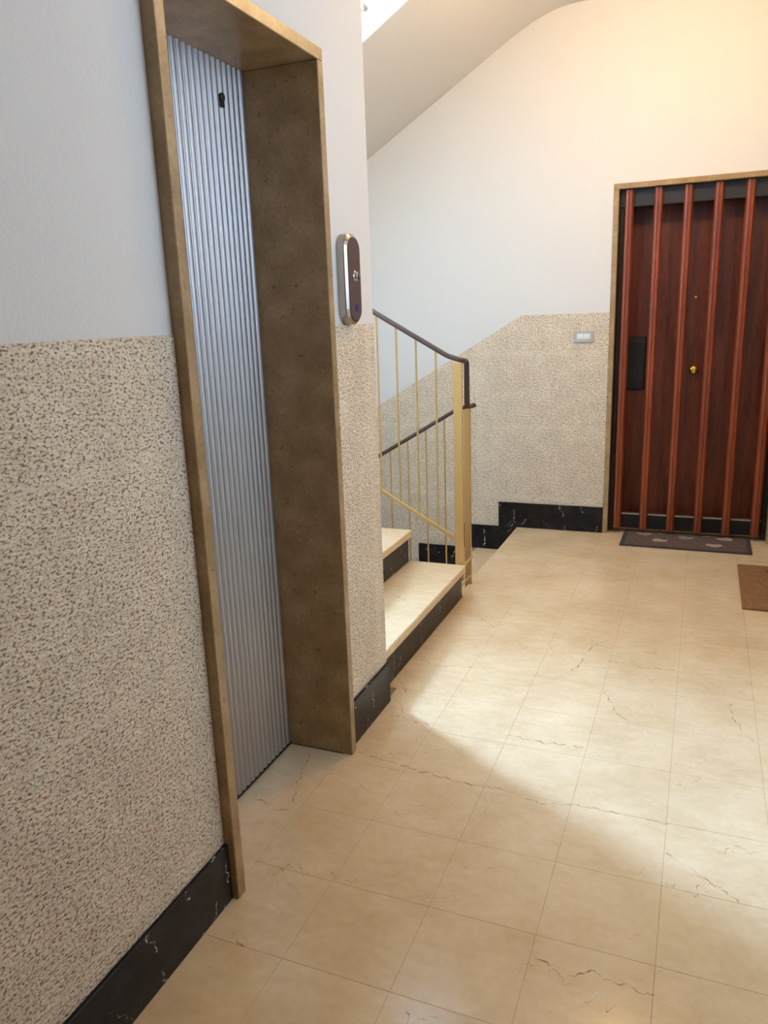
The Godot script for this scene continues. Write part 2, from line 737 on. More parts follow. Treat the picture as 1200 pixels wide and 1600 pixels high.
const LZ0 := -1.464      # outside of the lift frame, near side
const LZ1 := -2.238      # outside of the lift frame, far side
const LY := 2.249        # top of the lift frame
const DADO := 1.477
const DADO_T := 0.004

func hall_walls():
	var xb := XW - 0.30
	var w := thing("wall_left", "white plaster wall with rough speckled dado around the lift", "wall", Vector3.ZERO, "structure")
	part("plaster", box(Vector3(xb, -0.25, LZ0), Vector3(XW, TOP, BACK)), M.plaster, w)
	part("plaster", box(Vector3(xb, LY, LZ1), Vector3(XW, TOP, LZ0)), M.plaster, w)
	part("plaster", box(Vector3(xb, -0.25, ZP), Vector3(XW, TOP, LZ1)), M.plaster, w)
	part("dado", box(Vector3(XW, 0.0, LZ0), Vector3(XW + DADO_T, DADO, BACK), 0.002), M.dado, w)
	part("dado", box(Vector3(XW, 0.0, ZP), Vector3(XW + DADO_T, DADO, LZ1), 0.002), M.dado, w)
	w = thing("baseboard_left", "black veined marble skirting on both sides of the lift", "skirting", Vector3.ZERO, "structure")
	part("slab", box(Vector3(XW + DADO_T, 0.0, LZ0 + 0.001), Vector3(XW + 0.016, 0.168, -0.55), 0.0015), M.black_marble, w)
	part("slab", box(Vector3(XW + DADO_T, 0.0, -0.549), Vector3(XW + 0.016, 0.168, BACK), 0.0015), M.black_marble, w)
	part("slab", box(Vector3(XW + DADO_T, 0.0, ZP), Vector3(XW + 0.016, 0.168, LZ1 - 0.001), 0.0015), M.black_marble, w)

	# side wall of the stairs (the lift shaft)
	w = thing("wall_shaft", "white side wall of the upward stairs behind the lift", "wall", Vector3.ZERO, "structure")
	part("plaster", box(Vector3(XEND, -2.1, ZP), Vector3(xb, TOP, ZP + 0.12)), M.plaster, w)
	var poly := [Vector2(XW, 0.0), Vector2(XW, DADO)]
	for q in [[NOSE, DADO + 0.01], [NOSE - 9 * GOING, DADO + 9 * RISE], [XEND + 0.006, DADO + 9 * RISE], [XEND + 0.006, STEPS * RISE - 0.1], [NOSE - 9 * GOING, STEPS * RISE - 0.1]]:
		poly.append(Vector2(q[0], q[1]))
	part("dado", prism(poly, 2, ZP, ZP - DADO_T), M.dado, w)

	# end wall with the flat door
	w = thing("wall_far", "white end wall with sloping beige rough dado beside the stairs", "wall", Vector3.ZERO, "structure")
	part("plaster", box(Vector3(XEND, -2.1, ZF - 0.3), Vector3(-0.577, TOP, ZF)), M.plaster, w)
	part("plaster", box(Vector3(-0.577, 2.241, ZF - 0.3), Vector3(0.471, TOP, ZF)), M.plaster, w)
	part("plaster", box(Vector3(0.471, -0.25, ZF - 0.3), Vector3(RIGHT + 0.2, TOP, ZF)), M.plaster, w)
	part("dado", prism([Vector2(-0.577, 0.0), Vector2(-0.577, 1.472), Vector2(-1.15, 1.472), Vector2(-3.85, 1.472 - 2.7 * 0.577), Vector2(-4.6, 1.472 - 2.7 * 0.577), Vector2(-4.6, -1.9), Vector2(-3.85, -1.9), Vector2(-1.2, -0.35)], 2, ZF, ZF + DADO_T), M.dado, w)
	part("dado", box(Vector3(0.471, 0.0, ZF), Vector3(RIGHT, 1.472, ZF + DADO_T), 0.002), M.dado, w)
	var hb := STEPS * RISE          # dado over the half landing and along the flight overhead
	part("dado", prism([Vector2(XEND + 0.006, hb + 0.001), Vector2(XEND + 0.006, hb + 1.47), Vector2(-3.87, hb + 1.47), Vector2(-1.126, UPPER + 1.5), Vector2(-1.126, UPPER + 0.05), Vector2(-3.87, hb + 0.21), Vector2(-3.87, hb + 0.001)], 2, ZF, ZF + DADO_T), M.dado, w)
	w = thing("baseboard_far", "black veined marble skirting stepping down along the stairs", "skirting", Vector3.ZERO, "structure")
	var zb := ZF + DADO_T
	part("slab", box(Vector3(-1.302, 0.001, zb), Vector3(-0.579, 0.180, zb + 0.014), 0.0015), M.black_marble, w)
	part("slab", box(Vector3(0.473, 0.0, zb), Vector3(RIGHT, 0.180, zb + 0.014), 0.0015), M.black_marble, w)
	for k in 7:
		var x1 := -1.168 if k == 0 else -1.302 - 0.309 * k
		part("slab", box(Vector3(-1.302 - 0.309 * (k + 1), -RISE * (k + 1) + 0.001, zb), Vector3(x1, -RISE * k, zb + 0.014), 0.0015), M.black_marble, w)

	w = thing("wall_right", "white side wall of the hall with rough dado", "wall", Vector3.ZERO, "structure")
	part("plaster", box(Vector3(RIGHT, -0.25, ZF), Vector3(RIGHT + 0.2, TOP, -4.90)), M.plaster, w)
	part("plaster", box(Vector3(RIGHT, 2.24, -4.90), Vector3(RIGHT + 0.2, TOP, -3.94)), M.plaster, w)
	part("plaster", box(Vector3(RIGHT, -0.25, -3.94), Vector3(RIGHT + 0.2, TOP, -2.25)), M.plaster, w)
	part("plaster", box(Vector3(RIGHT, -0.25, -2.25), Vector3(RIGHT + 0.2, 1.6, -1.35)), M.plaster, w)
	part("plaster", box(Vector3(RIGHT, 2.6, -2.25), Vector3(RIGHT + 0.2, TOP, -1.35)), M.plaster, w)
	part("plaster", box(Vector3(RIGHT, -0.25, -1.35), Vector3(RIGHT + 0.2, TOP, BACK)), M.plaster, w)
	part("dado", box(Vector3(RIGHT - DADO_T, 0.0, -3.94), Vector3(RIGHT, DADO, -2.25), 0.002), M.dado, w)
	part("dado", box(Vector3(RIGHT - DADO_T, 0.0, -2.25), Vector3(RIGHT, DADO, -1.35), 0.002), M.dado, w)
	part("dado", box(Vector3(RIGHT - DADO_T, 0.0, -1.35), Vector3(RIGHT, DADO, BACK), 0.002), M.dado, w)
	window("window_2", "frosted window in the right hall wall opposite the lift", Vector3(RIGHT + 0.03, 1.6, -2.25), Vector3(RIGHT + 0.09, 2.6, -1.35), 2)
	part("dado", box(Vector3(RIGHT - DADO_T, 0.0, ZF), Vector3(RIGHT, DADO, -4.90), 0.002), M.dado, w)
	w = thing("baseboard_right", "black marble skirting of the right hall wall", "skirting", Vector3.ZERO, "structure")
	part("slab", box(Vector3(RIGHT - 0.018, 0.0, -3.939), Vector3(RIGHT - DADO_T, 0.168, BACK), 0.0015), M.black_marble, w)

	w = thing("wall_back", "white wall closing the hall behind the viewer", "wall", Vector3.ZERO, "structure")
	part("plaster", box(Vector3(xb, -0.25, BACK), Vector3(RIGHT + 0.2, TOP, BACK + 0.2)), M.plaster, w)

	w = thing("wall_stair_end", "white wall over the half landing with a window", "wall", Vector3.ZERO, "structure")
	var xe := XEND - 0.2
	part("plaster", box(Vector3(xe, -2.1, ZF - 0.2), Vector3(XEND, 3.2, ZP + 0.12)), M.plaster, w)
	part("plaster", box(Vector3(xe, 5.0, ZF - 0.2), Vector3(XEND, TOP, ZP + 0.12)), M.plaster, w)
	part("plaster", box(Vector3(xe, 3.2, ZF - 0.2), Vector3(XEND, 5.0, -5.2)), M.plaster, w)
	part("plaster", box(Vector3(xe, 3.2, -4.36), Vector3(XEND, 5.0, ZP + 0.12)), M.plaster, w)
	part("dado", box(Vector3(XEND, STEPS * RISE + 0.001, ZF + 0.006), Vector3(XEND + DADO_T, 3.2, ZP - 0.006)), M.dado, w)
	window("window_1", "tall frosted window over the half landing", Vector3(XEND - 0.08, 3.2, -5.2), Vector3(XEND - 0.02, 5.0, -4.36), 2)


# A metal frame with two frosted panes; "along" is the axis the window runs along.
func window(called, label, lo: Vector3, hi: Vector3, along: int):
	var w := thing(called, label, "window", Vector3.ZERO, "structure")
	var f := 0.045
	var a := lo
	var b := hi
	part("frame", box(a, Vector3(b.x, a.y + f, b.z), 0.003), M.white_metal, w)
	part("frame", box(Vector3(a.x, b.y - f, a.z), b, 0.003), M.white_metal, w)
	var up := Vector3(0, f, 0)
	var e := Vector3.ZERO
	e[along] = f
	var l1 := a + up
	var h1 := b - up
	h1[along] = a[along] + f
	part("frame", box(l1, h1, 0.003), M.white_metal, w)
	var l2 := a + up
	var h2 := b - up
	l2[along] = b[along] - f
	part("frame", box(l2, h2, 0.003), M.white_metal, w)
	var mid := (a.y + b.y) * 0.5
	var thin := 0 if along == 2 else 2
	var l3 := a + e
	var h3 := b - e
	l3.y = mid - 0.02
	h3.y = mid + 0.02
	part("transom", box(l3, h3, 0.003), M.white_metal, w)
	for k in 2:
		var l4 := a + e
		var h4 := b - e
		l4.y = (a.y + f) if k == 0 else (mid + 0.02)
		h4.y = (mid - 0.02) if k == 0 else (b.y - f)
		var c := (a[thin] + b[thin]) * 0.5
		l4[thin] = c - 0.006
		h4[thin] = c + 0.006
		part("pane", box(l4, h4), M.frosted_glass, w)


func ceilings():
	var c := thing("ceiling", "white hall ceiling running into the sloping stair soffit", "ceiling", Vector3.ZERO, "structure")
	part("slab", box(Vector3(-0.8394, CEIL, ZF), Vector3(RIGHT, UPPER, BACK)), M.ceiling, c)
	part("slab", box(Vector3(-1.126, CEIL, ZB0 + 0.0126), Vector3(-0.8394, UPPER, BACK)), M.ceiling, c)
	c = thing("ceiling_upper", "white ceiling high over the stairwell", "ceiling", Vector3.ZERO, "structure")
	part("slab", box(Vector3(XEND - 0.2, TOP, ZF - 0.2), Vector3(RIGHT + 0.2, TOP + 0.2, BACK + 0.2)), M.ceiling, c)


# ------------------------------------------------------------------ stairs

const ZA0 := -3.84       # open end of the flight up
const SLOPE := 0.578
const ZB0 := -4.08       # open end of the flights down and above

func stairs():
	# flight up, along the lift shaft
	var s := thing("staircase", "upward marble stairs with black risers rising behind the lift wall", "stairs", Vector3(-1.143, 0, ZP))
	var body := PackedVector2Array([Vector2(-1.148, 0.0)])
	var n := STEPS
	for k in n:
		var xr := NOSE - 0.022 - k * GOING
		body.append(Vector2(xr, (k + 1) * RISE - 0.04))
		if k < n - 1:
			body.append(Vector2(xr - GOING, (k + 1) * RISE - 0.04))
	var xl := NOSE - 0.022 - (n - 1) * GOING
	body.append(Vector2(XEND + 0.005, n * RISE - 0.04))
	body.append(Vector2(XEND + 0.005, n * RISE - 0.22))
	body.append(Vector2(xl - 0.05, n * RISE - 0.22))
	body.append(Vector2(-1.45, 0.0))
	part("body", prism(body, 2, ZA0 + 0.012, ZP - 0.0046), M.plaster, s)
	for k in n:
		var xr := NOSE - 0.017 - k * GOING
		part("riser", box(Vector3(xr - 0.004, k * RISE + 0.0005, ZA0 + 0.012), Vector3(xr, (k + 1) * RISE - 0.0405, ZP - 0.0046), 0.001), M.black_marble, s)
		if k < n - 1:
			part("tread", box(Vector3(NOSE - (k + 1) * GOING - 0.02, (k + 1) * RISE - 0.04, ZA0 - 0.012), Vector3(NOSE - k * GOING, (k + 1) * RISE, ZP - 0.0046), 0.004), M.tread, s)
			part("skirting", box(Vector3(NOSE - (k + 1) * GOING - 0.02, (k + 1) * RISE + 0.0005, ZP - 0.018), Vector3(NOSE - k * GOING, (k + 2) * RISE, ZP - 0.0046), 0.0015), M.black_marble, s)
	part("landing_slab", box(Vector3(XEND + 0.005, n * RISE - 0.04, ZF + 0.0006), Vector3(NOSE - (n - 1) * GOING, n * RISE, ZP - 0.0046), 0.004), M.tread, s)
	part("landing_body", box(Vector3(XEND + 0.005, n * RISE - 0.22, ZF + 0.0006), Vector3(xl - 0.05, n * RISE - 0.04, ZA0 + 0.012)), M.plaster, s)

	# flight above, from the half landing to the next storey; its soffit hangs over the stairs down
	s = thing("staircase", "white sloping soffit of the stair flight overhead", "stairs", Vector3(-3.85, n * RISE, ZF))
	body = PackedVector2Array()
	var x0 := NOSE - (n - 1) * GOING
	body.append(Vector2(x0 + 0.002, n * RISE + 0.001))
	for k in n:
		var xr := x0 + 0.02 + k * GOING
		body.append(Vector2(xr, (n + k) * RISE + 0.001))
		body.append(Vector2(xr, (n + k + 1) * RISE - 0.04 * (1 if k < n - 1 else 0)))
	body.append(Vector2(-0.84, UPPER))
	# underside: round run-out into the ceiling, then the slope
	var a := Vector2(-0.84, CEIL - 0.001)
	var m := Vector2(-1.02, CEIL - 0.001)
	var b := Vector2(-1.30, 3.105)
	for i in 9:
		var t := i / 8.0
		body.append(a.lerp(m, t).lerp(m.lerp(b, t), t))
	body.append(Vector2(x0 + 0.002, 2.55 + 0.6 * (x0 + 0.002 + 2.225)))
	part("body", prism(body, 2, ZF + 0.0006, ZB0), M.plaster, s)
	for k in n - 1:
		part("tread", box(Vector3(x0 + 0.004 + k * GOING, (n + k + 1) * RISE - 0.04, ZF + 0.0046), Vector3(x0 + 0.02 + (k + 1) * GOING, (n + k + 1) * RISE, ZB0 + 0.012), 0.004), M.tread, s)
		part("riser", box(Vector3(x0 + 0.016 + k * GOING, (n + k) * RISE + 0.001, ZF + 0.0046), Vector3(x0 + 0.0199 + k * GOING, (n + k + 1) * RISE - 0.041, ZB0), 0.001), M.black_marble, s)

	# flight down, along the end wall
	s = thing("staircase", "downward marble stairs beside the stepped black skirting", "stairs", Vector3(-1.17, 0, ZF))
	body = PackedVector2Array([Vector2(-1.1705, -0.03)])
	for k in n:
		var xr := -1.19 - k * GOING
		body.append(Vector2(xr, -k * RISE - 0.03))
		body.append(Vector2(xr, -(k + 1) * RISE - 0.04))
	body.append(Vector2(XEND + 0.005, -n * RISE - 0.04))
	body.append(Vector2(XEND + 0.005, -n * RISE - 0.3))
	body.append(Vector2(-3.9, -n * RISE - 0.3))
	body.append(Vector2(-1.1705, -0.45))
	part("body", prism(body, 2, ZF + 0.0046, ZB0 - 0.012), M.plaster, s)
	for k in n - 1:
		part("tread", box(Vector3(-1.17 - (k + 1) * GOING, -(k + 1) * RISE - 0.04, ZF + 0.0046), Vector3(-1.188 - k * GOING, -(k + 1) * RISE, ZB0), 0.004), M.tread, s)
		part("riser", box(Vector3(-1.1899 - k * GOING, -(k + 1) * RISE + 0.0005, ZF + 0.0186), Vector3(-1.186 - k * GOING, -k * RISE - 0.0405, ZB0 - 0.012), 0.001), M.black_marble, s)

	var f := thing("floor_stairwell", "pale floor at the foot of the stairwell", "floor", Vector3.ZERO, "structure")
	part("slab", box(Vector3(XEND, -2.3, ZF), Vector3(-1.17, -2.09, ZP)), M.tread, f)
	f = thing("wall_landing_edge", "white wall under the edge of the landing", "wall", Vector3.ZERO, "structure")
	part("plaster", box(Vector3(-1.17, -2.3, ZF), Vector3(-1.148, -0.021, ZP)), M.plaster, f)


# ------------------------------------------------------------------ lift

func lift():
	var xf := XW + 0.034
	var xd := -1.312
	var t := thing("trim_1", "tan stone slab frame around the lift opening", "door frame", Vector3(XW, 0, -1.85), "structure")
	part("jamb", box(Vector3(-1.34, 0.001, -1.499), Vector3(xf, LY - 0.035, LZ0), 0.002), M.stone, t)
	part("jamb", box(Vector3(-1.34, 0.001, LZ1), Vector3(xf, LY - 0.035, LZ1 + 0.034), 0.002), M.stone, t)
	part("head", box(Vector3(-1.34, LY - 0.035, LZ1), Vector3(xf, LY, LZ0), 0.002), M.stone, t)

	var d := thing("door_1", "ribbed silver aluminium lift door set back in stone frame", "door", Vector3(xd, 0, -1.85), "structure")
	# ribbed sheet: rounded ribs with narrow hollows between them
	var st := begin()
	var pitch := 0.0272
	var z := LZ1 + 0.0342
	var z_end := -1.4995
	var pts := []
	var i := 0
	while z < z_end:
		for s in 10:
			var u := s / 10.0
			var zz := z + pitch * u
			if zz > z_end:
				break
			var depth := 0.0075 * pow(absf(sin(PI * u)), 0.6)
			pts.append(Vector2(xd - 0.0045 + depth, zz))
		z += pitch
		i += 1
	pts.append(Vector2(xd - 0.0045, z_end))
	var y0 := 0.012
	var y1 := 2.2135
	for k in pts.size() - 1:
		var nn := []
		for e in [k, k + 1]:
			var p0: Vector2 = pts[maxi(e - 1, 0)]
			var p1: Vector2 = pts[mini(e + 1, pts.size() - 1)]
			var dd := p1 - p0
			nn.append(Vector3(absf(dd.y), 0, -dd.x).normalized())
		var a := Vector3(pts[k].x, y0, pts[k].y)
		var b := Vector3(pts[k + 1].x, y0, pts[k + 1].y)
		var up := Vector3(0, y1 - y0, 0)
		for v in [[a, nn[0]], [b, nn[1]], [b + up, nn[1]], [a, nn[0]], [b + up, nn[1]], [a + up, nn[0]]]:
			st.set_normal(v[1])
			st.add_vertex(v[0])
		var back := xd - 0.02
		for y in [y0, y1]:
			quad(st, Vector3(pts[k].x, y, pts[k].y), Vector3(pts[k + 1].x, y, pts[k + 1].y), Vector3(back, y, pts[k + 1].y), Vector3(back, y, pts[k].y), Vector3(0, -1 if y == y0 else 1, 0))
	quad(st, Vector3(xd - 0.02, y0, LZ1 + 0.0342), Vector3(xd - 0.02, y0, z_end), Vector3(xd - 0.02, y1, z_end), Vector3(xd - 0.02, y1, LZ1 + 0.0342), Vector3(-1, 0, 0))
	part("ribbed_panel", st, M.aluminium, d)
	part("sill_rail", box(Vector3(xd - 0.02, 0.0005, LZ1 + 0.035), Vector3(xd + 0.0005, 0.0115, -1.5)), M.dark, d)
	part("shaft_side", box(Vector3(XW - 0.3, -0.2, LZ1), Vector3(xd - 0.03, 2.249, LZ0)), M.dark, d)
	# small unlocking keyhole high on the door
	var kp := Vector3(xd + 0.0025, 2.117, -2.075)
	var key := part("keyhole", lathe([Vector2(0.0, 0.006), Vector2(0.009, 0.006), Vector2(0.0115, 0.004), Vector2(0.0115, 0.0)], kp, Vector3(1, 0, 0), 20), M.dark_grey, d)
	part("slot", box(kp + Vector3(0.003, -0.027, -0.006), kp + Vector3(0.005, -0.010, 0.008), 0.001), M.dark_grey, key)


func stadium(zc: float, yc: float, hw: float, hh: float, r: float) -> PackedVector2Array:
	var p := PackedVector2Array()
	for q in [[1, 1, 0], [-1, 1, 90], [-1, -1, 180], [1, -1, 270]]:
		for j in 7:
			var an := deg_to_rad(q[2] + 15.0 * j)
			p.append(Vector2(zc + q[0] * (hw - r) + cos(an) * r, yc + q[1] * (hh - r) + sin(an) * r))
	return p


func call_panel():
	var t := thing("lift_call_panel", "chrome and brown lift call panel with rounded ends on white wall", "call panel", Vector3(XW, 1.62, -2.425))
	var zc := -2.396
	var yc := 1.6185
	# stepped casing: wall plate, chrome body whose edge rounds over to the face
	var loops := []
	for e in [[0.058, 0.1415, 0.048, 0.0005], [0.058, 0.1415, 0.048, 0.025], [0.0565, 0.140, 0.047, 0.028], [0.049, 0.1325, 0.041, 0.034], [0.0465, 0.130, 0.039, 0.035]]:
		loops.append([stadium(zc, yc, e[0], e[1], e[2]), XW + e[3]])
	var st := begin()
	for k in loops.size() - 1:
		var a: PackedVector2Array = loops[k][0]
		var b: PackedVector2Array = loops[k + 1][0]
		for i in a.size():
			var j := (i + 1) % a.size()
			var mid := (a[i] + a[j]) * 0.5 - Vector2(zc, yc)
			quad(st, at_plane(a[i], 0, loops[k][1]), at_plane(a[j], 0, loops[k][1]), at_plane(b[j], 0, loops[k + 1][1]), at_plane(b[i], 0, loops[k + 1][1]), Vector3(0.05, mid.y, mid.x))
	var last: PackedVector2Array = loops[-1][0]
	var idx := Geometry2D.triangulate_polygon(last)
	for i in range(0, idx.size(), 3):
		tri(st, at_plane(last[idx[i]], 0, loops[-1][1]), at_plane(last[idx[i + 1]], 0, loops[-1][1]), at_plane(last[idx[i + 2]], 0, loops[-1][1]), Vector3.RIGHT)
	part("casing", st, M.chrome, t)
	var face := part("face_plate", prism(stadium(zc, yc, 0.045, 0.1285, 0.038), 0, XW + 0.0351, XW + 0.037), M.brown_face, t)
	face.set_meta("label", "brown front plate")
	var bt := part("button", lathe([Vector2(0.0, 0.012), Vector2(0.010, 0.012), Vector2(0.013, 0.009), Vector2(0.013, 0.004), Vector2(0.018, 0.002), Vector2(0.018, 0.0)], Vector3(XW + 0.037, 1.628, -2.398), Vector3(1, 0, 0), 24), M.chrome, t)
	for k in 4:
		part("raised_dash", box(Vector3(XW + 0.049, 1.620 + k * 0.005, -2.406), Vector3(XW + 0.0496, 1.622 + k * 0.005, -2.392)), M.dark, bt)
	part("blue_plate", box(Vector3(XW + 0.0371, 1.518, -2.413), Vector3(XW + 0.0386, 1.540, -2.390), 0.0005), M.blue, t)


# ------------------------------------------------------------------ flat door

func flat_door():
	var x0 := -0.545
	var x1 := 0.439
	var t := thing("trim_2", "thin beige stone frame around the barred flat door", "door frame", Vector3(-0.05, 0, ZF), "structure")
	part("jamb", box(Vector3(-0.577, 0.001, ZF - 0.26), Vector3(x0, 2.209, ZF + 0.012), 0.002), M.stone, t)
	part("jamb", box(Vector3(x1, 0.001, ZF - 0.26), Vector3(0.471, 2.209, ZF + 0.012), 0.002), M.stone, t)
	part("head", box(Vector3(-0.577, 2.209, ZF - 0.26), Vector3(0.471, 2.241, ZF + 0.012), 0.002), M.stone, t)

	var d := thing("door_2", "reddish brown wooden flat door behind six vertical cherry wood bars", "door", Vector3(-0.05, 0, ZF - 0.12), "structure")
	var zl := ZF - 0.115               # plane behind the bars and rails
	var zd := ZF - 0.19                # face of the leaf
	part("leaf", box(Vector3(x0 + 0.002, 0.03, zd - 0.045), Vector3(x1 - 0.002, 2.2085, zd), 0.003), M.leaf, d)
	part("threshold", box(Vector3(x0 + 0.002, 0.0005, zd - 0.045), Vector3(x1 - 0.002, 0.0295, zd - 0.01), 0.002), M.dark, d)
	part("top_rail", box(Vector3(x0 + 0.002, 2.105, zl + 0.04), Vector3(x1 - 0.002, 2.2085, zl + 0.072), 0.003), M.dark_grey, d)
	var low := part("bottom_rail", box(Vector3(x0 + 0.03, 0.032, zl + 0.03), Vector3(x1 - 0.03, 0.128, zl + 0.068), 0.003), M.dark, d)
	part("metal_edge", box(Vector3(x0 + 0.03, 0.1282, zl + 0.03), Vector3(x1 - 0.03, 0.134, zl + 0.069), 0.0015), M.steel, low)
	part("side_post", box(Vector3(x0 + 0.003, 0.012, zl + 0.02), Vector3(x0 + 0.030, 2.104, zl + 0.066), 0.003), M.dark, d)
	part("side_post", box(Vector3(x1 - 0.030, 0.012, zl + 0.02), Vector3(x1 - 0.003, 2.104, zl + 0.066), 0.003), M.dark, d)
	# moulded bars: bevelled sides and a groove down the middle
	for k in 6:
		var c := -0.486 + 0.1715 * k
		var p := PackedVector2Array()
		var zb := zl + 0.0725
		for q in [[-0.026, 0.0], [-0.026, 0.014], [-0.017, 0.030], [-0.005, 0.033], [-0.003, 0.027], [0.003, 0.027], [0.005, 0.033], [0.017, 0.030], [0.026, 0.014], [0.026, 0.0]]:
			p.append(Vector2(c + q[0], zb + q[1]))
		part("bar", prism(p, 1, 0.036, 2.204), M.cherry, d)
	var kz := zd
	part("knob", lathe([Vector2(0.0, 0.056), Vector2(0.014, 0.055), Vector2(0.025, 0.048), Vector2(0.030, 0.038), Vector2(0.027, 0.027), Vector2(0.014, 0.018), Vector2(0.012, 0.008), Vector2(0.024, 0.005), Vector2(0.026, 0.0)], Vector3(-0.056, 1.092, kz), Vector3(0, 0, 1), 32), M.bright_brass, d)
	part("peephole", lathe([Vector2(0.0, 0.004), Vector2(0.006, 0.005), Vector2(0.009, 0.003), Vector2(0.010, 0.0)], Vector3(-0.070, 1.547, kz), Vector3(0, 0, 1), 20), M.bright_brass, d)
	var lock := part("lock_case", box(Vector3(-0.478, 0.962, kz), Vector3(-0.357, 1.309, kz + 0.018), 0.006), M.dark, d)
	part("lock_cover", box(Vector3(-0.470, 1.03, kz + 0.0181), Vector3(-0.408, 1.105, kz + 0.023), 0.002), M.dark_grey, lock)
	part("lock_cover", box(Vector3(-0.470, 1.268, kz + 0.0181), Vector3(-0.365, 1.303, kz + 0.021), 0.002), M.dark_grey, lock)


func side_door():
	var z0 := -4.90
	var z1 := -3.94
	var t := thing("trim_3", "thin beige stone frame in the right hall wall", "door frame", Vector3(RIGHT, 0, -4.42), "structure")
	part("jamb", box(Vector3(RIGHT - 0.012, 0.001, z0), Vector3(RIGHT + 0.17, 2.209, z0 + 0.032), 0.002), M.stone, t)
	part("jamb", box(Vector3(RIGHT - 0.012, 0.001, z1 - 0.032), Vector3(RIGHT + 0.17, 2.209, z1), 0.002), M.stone, t)
	part("head", box(Vector3(RIGHT - 0.012, 2.209, z0), Vector3(RIGHT + 0.17, 2.24, z1), 0.002), M.stone, t)
	var d := thing("door_3", "reddish brown wooden flat door in the right hall wall", "door", Vector3(RIGHT + 0.1, 0, -4.42), "structure")
	part("leaf", box(Vector3(RIGHT + 0.10, 0.004, z0 + 0.033), Vector3(RIGHT + 0.145, 2.2085, z1 - 0.033), 0.003), M.leaf, d)
	part("sill", box(Vector3(RIGHT + 0.0005, -0.02, z0 + 0.033), Vector3(RIGHT + 0.15, 0.0, z1 - 0.033), 0.001), M.stone, d)
	part("knob", lathe([Vector2(0.0, 0.056), Vector2(0.025, 0.048), Vector2(0.030, 0.038), Vector2(0.014, 0.018), Vector2(0.012, 0.008), Vector2(0.026, 0.0)], Vector3(RIGHT + 0.10, 1.1, -4.42), Vector3(-1, 0, 0), 24), M.bright_brass, d)


func switch_plate():
	var zf := ZF + DADO_T
	var t := thing("light_switch", "small silver switch plate on rough dado beside the barred door", "switch", Vector3(-0.737, 1.325, zf))
	var pl := part("plate", box(Vector3(-0.800, 1.286, zf), Vector3(-0.673, 1.362, zf + 0.009), 0.003), M.switch_plate, t)
	part("surround", box(Vector3(-0.781, 1.304, zf + 0.0091), Vector3(-0.692, 1.344, zf + 0.0115), 0.001), M.white_metal, pl)
	for k in 2:
		part("button", box(Vector3(-0.776 + k * 0.042, 1.312, zf + 0.0116), Vector3(-0.740 + k * 0.042, 1.337, zf + 0.016), 0.002), M.button, t)


# ------------------------------------------------------------------ railings

func rail_path(pts: Array, r := 0.03) -> PackedVector3Array:
	var out := PackedVector3Array()
	for i in pts.size():
		if i == 0 or i == pts.size() - 1:
			out.append(pts[i])
			continue
		var a: Vector3 = pts[i - 1]
		var b: Vector3 = pts[i]
		var c: Vector3 = pts[i + 1]
		var ra := minf(r, a.distance_to(b) * 0.45)
		var rc := minf(r, c.distance_to(b) * 0.45)
		var p := b + (a - b).normalized() * ra
		var q := b + (c - b).normalized() * rc
		for k in 7:
			var t := k / 6.0
			out.append(p.lerp(b, t).lerp(b.lerp(q, t), t))
	return out


func y_top(x: float) -> float:
	return 1.285 + (-1.206 - x) * SLOPE


func y_low(x: float) -> float:
	return 0.318 + (-1.181 - x) * SLOPE


func yd(x: float) -> float:
	return 0.992 - (-1.230 - x) * SLOPE


func yo(x: float) -> float:
	return 3.20 + (x + 1.706) * 0.588


